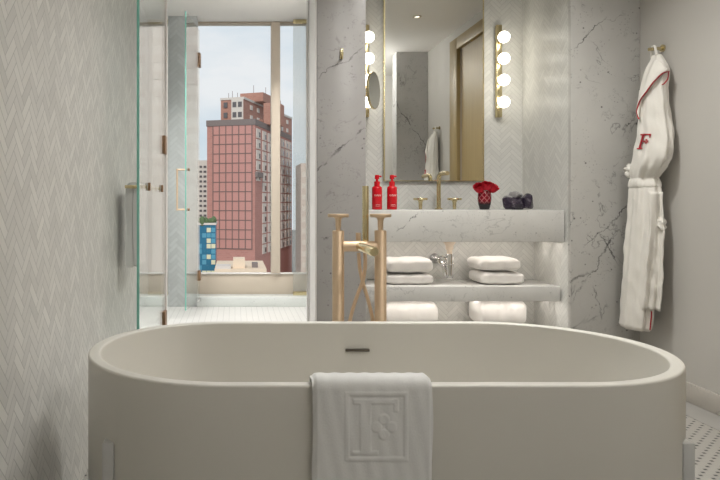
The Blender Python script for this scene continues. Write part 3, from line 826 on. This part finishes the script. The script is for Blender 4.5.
MB().tube(spline([rel(Vector((2.10,3.275,1.70))), rel(Vector((2.10,3.272,1.722))), rel(Vector((2.10,3.252,1.722))), rel(robe_pt(56, PI*1.25))],5), .006, 8).tube(spline([rel(Vector((2.10,3.275,1.70))), rel(robe_pt(57, PI*.6))],5), .006, 8).build('hanging_loop', M['robe'], rb)
hk = thing('robe_hook', 'short brass robe hook on the right wall above the bathrobe with the F', 'hook', (XR,3.262,1.707))
MB().tube([(-.074,0,.004),(-.001,0,.010)], .0085, 14).build('peg', M['brass_pale'], hk)
MB().lathe([(0,-.008),(.018,-.008),(.018,0),(0,0)], (0,0,.010), 'x', 20).build('wall_plate', M['brass_pale'], hk)
rb2 = copy_tree(rb); hk2 = copy_tree(hk)
for o in (rb2, hk2): o.location.y -= 2.06
rb2['label'] = 'white bathrobe seen only in the mirror, hanging between the marble slab and the oak door'
hk2['label'] = 'brass robe hook seen only in the mirror, holding the reflected bathrobe'
for o in (rb, rb2): o['group'] = 'white bathrobes'
for o in (hk, hk2): o['group'] = 'brass robe hooks'

# ------------------------------------------------------------------ ceiling lights
LIGHTS = [(1.64,2.17,2.5,.016,'tiny ceiling downlight seen in the mirror'), (.75,2.4,8,.1,'ceiling downlight between the bathtub and the shower'),
          (1.15,2.75,15,.1,'ceiling downlight in front of the vanity'), (-.60,4.4,23,.1,'added fill downlight inside the shower, beside its left wall'), (.443,5.0,22,.04,'small added fill downlight at the right of the shower')]  # the two shower downlights are unseen lamps added to brighten it
for x, y, lab in ((1.35,.25,'added opal globe fill lamp near the rear wall'), (1.3,.75,'added opal globe fill lamp over the open floor before the bathtub')):
    d = thing('fill_globe_lamp', lab, 'ceiling light', (x,y,ZC), 0, 'added globe fill lamps')  # unseen lamps added to even out light on walls and ceiling
    MB().lathe([(0,-.0005),(.05,-.0005),(.05,-.012),(.012,-.018),(.012,-.075),(.03,-.08),(.03,-.09),(0,-.09)], n=24).build('stem', M['brass_pale'], d)
    MB().sphere((0,0,-.17), .09, 24, 16).build('globe', M['opal'], d)
for x, y, p, rl, lab in LIGHTS:
    d = thing('ceiling_light', lab, 'ceiling light', (x,y,ZC), 0, 'ceiling downlights')
    MB().lathe([(rl+.008,-.001),(rl+.008,-.006),(rl+.02,-.006),(rl+.022,-.001)], n=32).build('trim_ring', M['brass_pale'], d)
    MB().lathe([(0,-.001),(rl+.007,-.001),(rl+.007,-.003),(0,-.003)], n=32).build('diffuser', M['diffuser'], d)
    ld = bpy.data.lights.new('downlight', 'AREA'); ld.shape = 'DISK'; ld.spread = math.radians(125); ld.size = 2*rl; ld.energy = p; ld.color = (1,.985,.95)
    lo = bpy.data.objects.new('downlight', ld); C.objects.link(lo); lo.parent = d; lo.location = (0,0,-.012)
pd = bpy.data.lights.new('window_portal', 'AREA'); pd.shape = 'RECTANGLE'; pd.size = 1.45; pd.size_y = 2.26; pd.cycles.is_portal = True
po = bpy.data.objects.new('window_portal', pd); C.objects.link(po); po.location = (-.055,YW+.10,1.414); po.rotation_euler = (-PI/2,0,0)

# ------------------------------------------------------------------ city outside
cB = brick('haze-paled red brick', (.48,.24,.21,1), (.43,.21,.185,1), (.48,.30,.27,1), .6)  # distance haze is put into both brick colours, paler and less saturated
cB2 = brick('haze-paled brown brick', (.42,.22,.17,1), (.37,.185,.145,1), (.44,.28,.23,1), .5)
cPane = plain('rosy glazing', (.52,.27,.245,1), .3, 0, .10, .05)
cLine = plain('dark window mullions', (.19,.13,.12,1), .6)
cCor = plain('grey cornice', (.20,.17,.165,1), .8)
cWhite = plain('pale window surround', (.62,.57,.53,1), .7)
cDark = plain('dark window glass', (.12,.11,.115,1), .2)
cBeige = plain('beige render', (.70,.56,.48,1), .8, 0, .08, .05)
cPale = plain('pale stone', (.62,.58,.54,1), .8, 0, .06, .05)
cTeal = plain('teal glass', (.02,.14,.24,1), .15, 0, .3, .1)
cTeal2 = plain('light blue glass', (.08,.28,.40,1), .15, 0, .3, .1)
cLit = plain('pale blinds', (.62,.60,.42,1), .6)
cGreen = plain('roof planting', (.10,.15,.07,1), .9, 0, .4, 1)
ZG = -70
struct('ground', MB().box(-900, 900, 20, 1600, ZG-1, ZG), plain('city ground', (.22,.21,.20,1), .9, 0, .15, .02))
def bldg(name, label, corner, phi, lu, lv, top, mat):
    """box building; local x runs along the face turned to us (leftwards), local y along the receding face"""
    b = thing(name, label, 'building', (corner[0],corner[1],ZG), phi)
    h = top-ZG
    MB().box(-lu, 0, 0, lv, 0, h).build('wall', mat, b, 0)
    return b, h
phi = math.atan2(-.287, .958)
rbd, hR = bldg('brick_building', 'large red brick building with a grid of dark-framed windows', (9.23,300), phi, 23.4, 81, 38.8, cB)
MB().box(-23.7, .3, -.4, 81.3, hR-2.7, hR+.1).build('cornice', cCor, rbd, 0)
zt0 = 36.0-ZG; zl = [31.9-ZG - 4.43*k for k in range(13)]
def facade_panes():
    m_ = MB(); return m_.box(-20.4, -1.43, -.12, .0, zl[-1], zt0)
facade_panes().build('glazing', cPane, rbd, 0)
ms = MB().box(-.22, .22, -.35, 0, zl[-1], zt0).build('mullion', cLine, rbd, 0); ms.location.x = -1.43
for k in range(1,7):
    c = ms.copy(); C.objects.link(c); c.location.x = -1.43-3.16*k
ts = MB().box(-20.6, -1.2, -.3, 0, -.2, .2).build('transom', cLine, rbd, 0); ts.location.z = zl[0]
for z in zl[1:]:
    c = ts.copy(); C.objects.link(c); c.location.z = z
w0 = MB().box(0, .35, -3.6, 3.6, -2.2, 2.2).build('side_window', cWhite, rbd, 0)
p0 = MB().box(.3, .42, .4, 3.2, -1.6, .7).build('pane', cDark, w0, 0)
first = True
for ci, tv in enumerate((5.5,17,28,38,48,58,68,77)):
    for r in range(12):
        z = 32.6-ZG-5.0*r
        if ci == 0 and r > 4: continue
        if first: o, first = w0, False
        else:
            o = w0.copy(); C.objects.link(o); q = p0.copy(); C.objects.link(q); q.parent = o
        o.location = (0,tv,z)
MB().box(.0, 1.2, 0, 11, 12.0-ZG, 14.4-ZG).build('ledge', cCor, rbd, 0)
MB().box(-1.5, 6.3, 22, 34, hR, hR+10.6).build('roof_bulkhead', cB2, rbd, 0)
MB().box(-10, -4, 30, 40, hR, hR+3.5).build('roof_cabin', cB2, rbd, 0)
# taller tower behind
tb, hT = bldg('apartment_tower', 'taller brown brick tower rising behind the red brick building', (5.62,420), math.atan2(-.36,.933), 16, 112, 68, cB2)
MB().box(-8.4, -.2, -.5, 0, hT-44, hT-1).build('white_bay', cPale, tb, 0)
w1 = MB().box(-1.3, 1.3, -.7, 0, -1.7, 1.7).build('window', cDark, tb, 0)
spots = [(-6.2,z) for z in range(5)]+[(-2.4,z) for z in range(5)]+[(-12.5,z) for z in range(5)]
for i, (x, r) in enumerate(spots):
    o = w1 if i == 0 else w1.copy()
    if i: C.objects.link(o)
    o.location = (x, 0, hT-4.5-6.6*r)
w2 = MB().box(0, .5, -2.2, 2.2, -1.5, 1.5).build('side_window', cWhite, tb, 0)
k = 0
for tv in (14,28,42,56,70,84,98):
    for r in range(4):
        o = w2 if k == 0 else w2.copy()
        if k: C.objects.link(o)
        k += 1; o.location = (0,tv,hT-5-6.6*r)
MB().box(-16.3, .4, -.4, 112.3, hT-1.2, hT+.3).build('parapet', cPale, tb, 0)
MB().box(-10, 8.5-2, 20, 60, hT, hT+6).build('penthouse', cB2, tb, 0)
for (x, y, h_) in ((-12,4,4),(-9,3,5),(-5,2,3.5),(-2,25,12),(4,50,13),(5,30,11)):
    MB().box(x-.12, x+.12, y-.12, y+.12, hT, hT+h_).build('antenna', cLine, tb, 0)
# teal glass block
te, hE = bldg('glass_block', 'small teal glass office block at the lower left of the view', (-5.9,200), 0, 9, 14, -5.9, cTeal)
MB().box(-9.2, .1, -.3, 14, hE-.5, hE+.1).build('roof_edge', cWhite, te, 0)
pn = None
for c in range(6):
    for r in range(12):
        m_ = (cLit if R.random() < .22 else cTeal2 if R.random() < .5 else cTeal)
        MB().box(-.15-1.4*c-1.25, -.15-1.4*c, -.12, 0, hE-2.2-1.65*r-1.35+.8, hE-2.2-1.65*r+.8).build('pane', m_, te, 0)
mb = MB()
for k in range(26):
    x, y = R.uniform(-8.5,-.6), R.uniform(.3,3); mb.sphere((x,y,hE+R.uniform(.2,.9)), R.uniform(.5,1.0), 8, 6, (1,1,R.uniform(.8,1.8)))
tag(mb.build('roof_planting', cGreen, te, 60), kind='stuff')
# low rooftops
cCream = plain('cream roof render', (.74,.60,.46,1), .8, 0, .06, .3)
lr, hL = bldg('rooftop_house', 'low cream rooftop beside the teal block at the foot of the brick wall', (8.5,175), 0, 14, 25, -17.4, cCream)
MB().box(-9.0, -5.8, 2, 8, hL, hL+2.6).build('stair_hut', cCream, lr, 0)
MB().box(-13.6, -9.6, .5, 5, hL, hL+.9).build('roof_box', cWhite, lr, 0)
MB().box(-3.8, -2.2, 4, 7, hL, hL+1.3).build('vent_box', cCor, lr, 0)
# paler neighbours
def banded(name, label, corner, lu, lv, top, mat, cols, dz, rot=0):
    b, h = bldg(name, label, corner, rot, lu, lv, top, mat)
    wn = None; n = max(1, int(min((h-6)/dz, 99//cols))); st = lu/cols
    for c in range(cols):
        for r in range(n):
            o = MB().box(-st*.32, st*.32, -.3, 0, -dz*.22, dz*.22).build('window', cDark, b, 0) if wn is None else wn.copy()
            if wn is None: wn = o
            else: C.objects.link(o)
            o.location = (-st*(c+.5), 0, h-3-dz*(r+.5))
    return b
banded('apartment_building', 'pale grey apartment building far left of the red brick building', (-20.6,480), 16, 30, 31, cPale, 5, 3.6)
cTall = plain('pale pink render', (.86,.77,.70,1), .8, 0, .05, .05)
cDark = plain('soft blinds', (.80,.70,.63,1), .7)
banded('apartment_building', 'tall pale pink apartment tower at the far left end of the window', (-24.5,260), 40, 30, 95, cTall, 9, 9)
banded('apartment_building', 'tall cream apartment tower out of sight to the right, mirrored in the open shower doors', (150,338), 104, 30, 110, cTall, 9, 9)
banded('apartment_building', 'beige apartment building at the right end of the window behind the fluted panel', (44,345), 9, 30, 21, cBeige, 3, 6)

# ------------------------------------------------------------------ light outside
w = bpy.data.worlds.new('sky'); bpy.context.scene.world = w; w.use_nodes = True
nt = w.node_tree; nt.nodes.clear()
out = nt.nodes.new('ShaderNodeOutputWorld'); bg = nt.nodes.new('ShaderNodeBackground')
tc = nt.nodes.new('ShaderNodeTexCoord'); mp = nt.nodes.new('ShaderNodeMapping'); mp.inputs['Scale'].default_value = (1,1,2.6)
nz = nt.nodes.new('ShaderNodeTexNoise'); nz.inputs['Scale'].default_value = 3.2; nz.inputs['Detail'].default_value = 7; nz.inputs['Roughness'].default_value = .55
cr = nt.nodes.new('ShaderNodeValToRGB'); cr.color_ramp.elements[0].position = .38; cr.color_ramp.elements[1].position = .66
cr.color_ramp.elements[0].color = (.62,.72,.80,1); cr.color_ramp.elements[1].color = (.84,.86,.88,1)
L = nt.links
L.new(tc.outputs['Generated'], mp.inputs[0]); L.new(mp.outputs[0], nz.inputs['Vector']); L.new(nz.outputs['Fac'], cr.inputs[0])
L.new(cr.outputs[0], bg.inputs[0]); bg.inputs[1].default_value = 1.0; L.new(bg.outputs[0], out.inputs[0])
sd = bpy.data.lights.new('sun', 'SUN'); sd.energy = 2.0; sd.angle = .05; sd.color = (1,.94,.86)
so = bpy.data.objects.new('sun', sd); C.objects.link(so); so.rotation_euler = Vector((.15,.85,-.55)).to_track_quat('-Z','Y').to_euler()

# ------------------------------------------------------------------ colour management and light paths
sc = bpy.context.scene
sc.view_settings.view_transform = 'Standard'; sc.view_settings.look = 'None'
sc.view_settings.exposure = 0; sc.view_settings.gamma = 1; sc.view_settings.use_curve_mapping = False
try:
    sc.cycles.use_denoising = True; sc.cycles.denoiser = 'OPENIMAGEDENOISE'
    sc.cycles.max_bounces = 10; sc.cycles.diffuse_bounces = 5; sc.cycles.glossy_bounces = 5; sc.cycles.transparent_max_bounces = 16
    sc.cycles.sample_clamp_indirect = 6; sc.cycles.caustics_reflective = False; sc.cycles.caustics_refractive = False
except Exception: pass
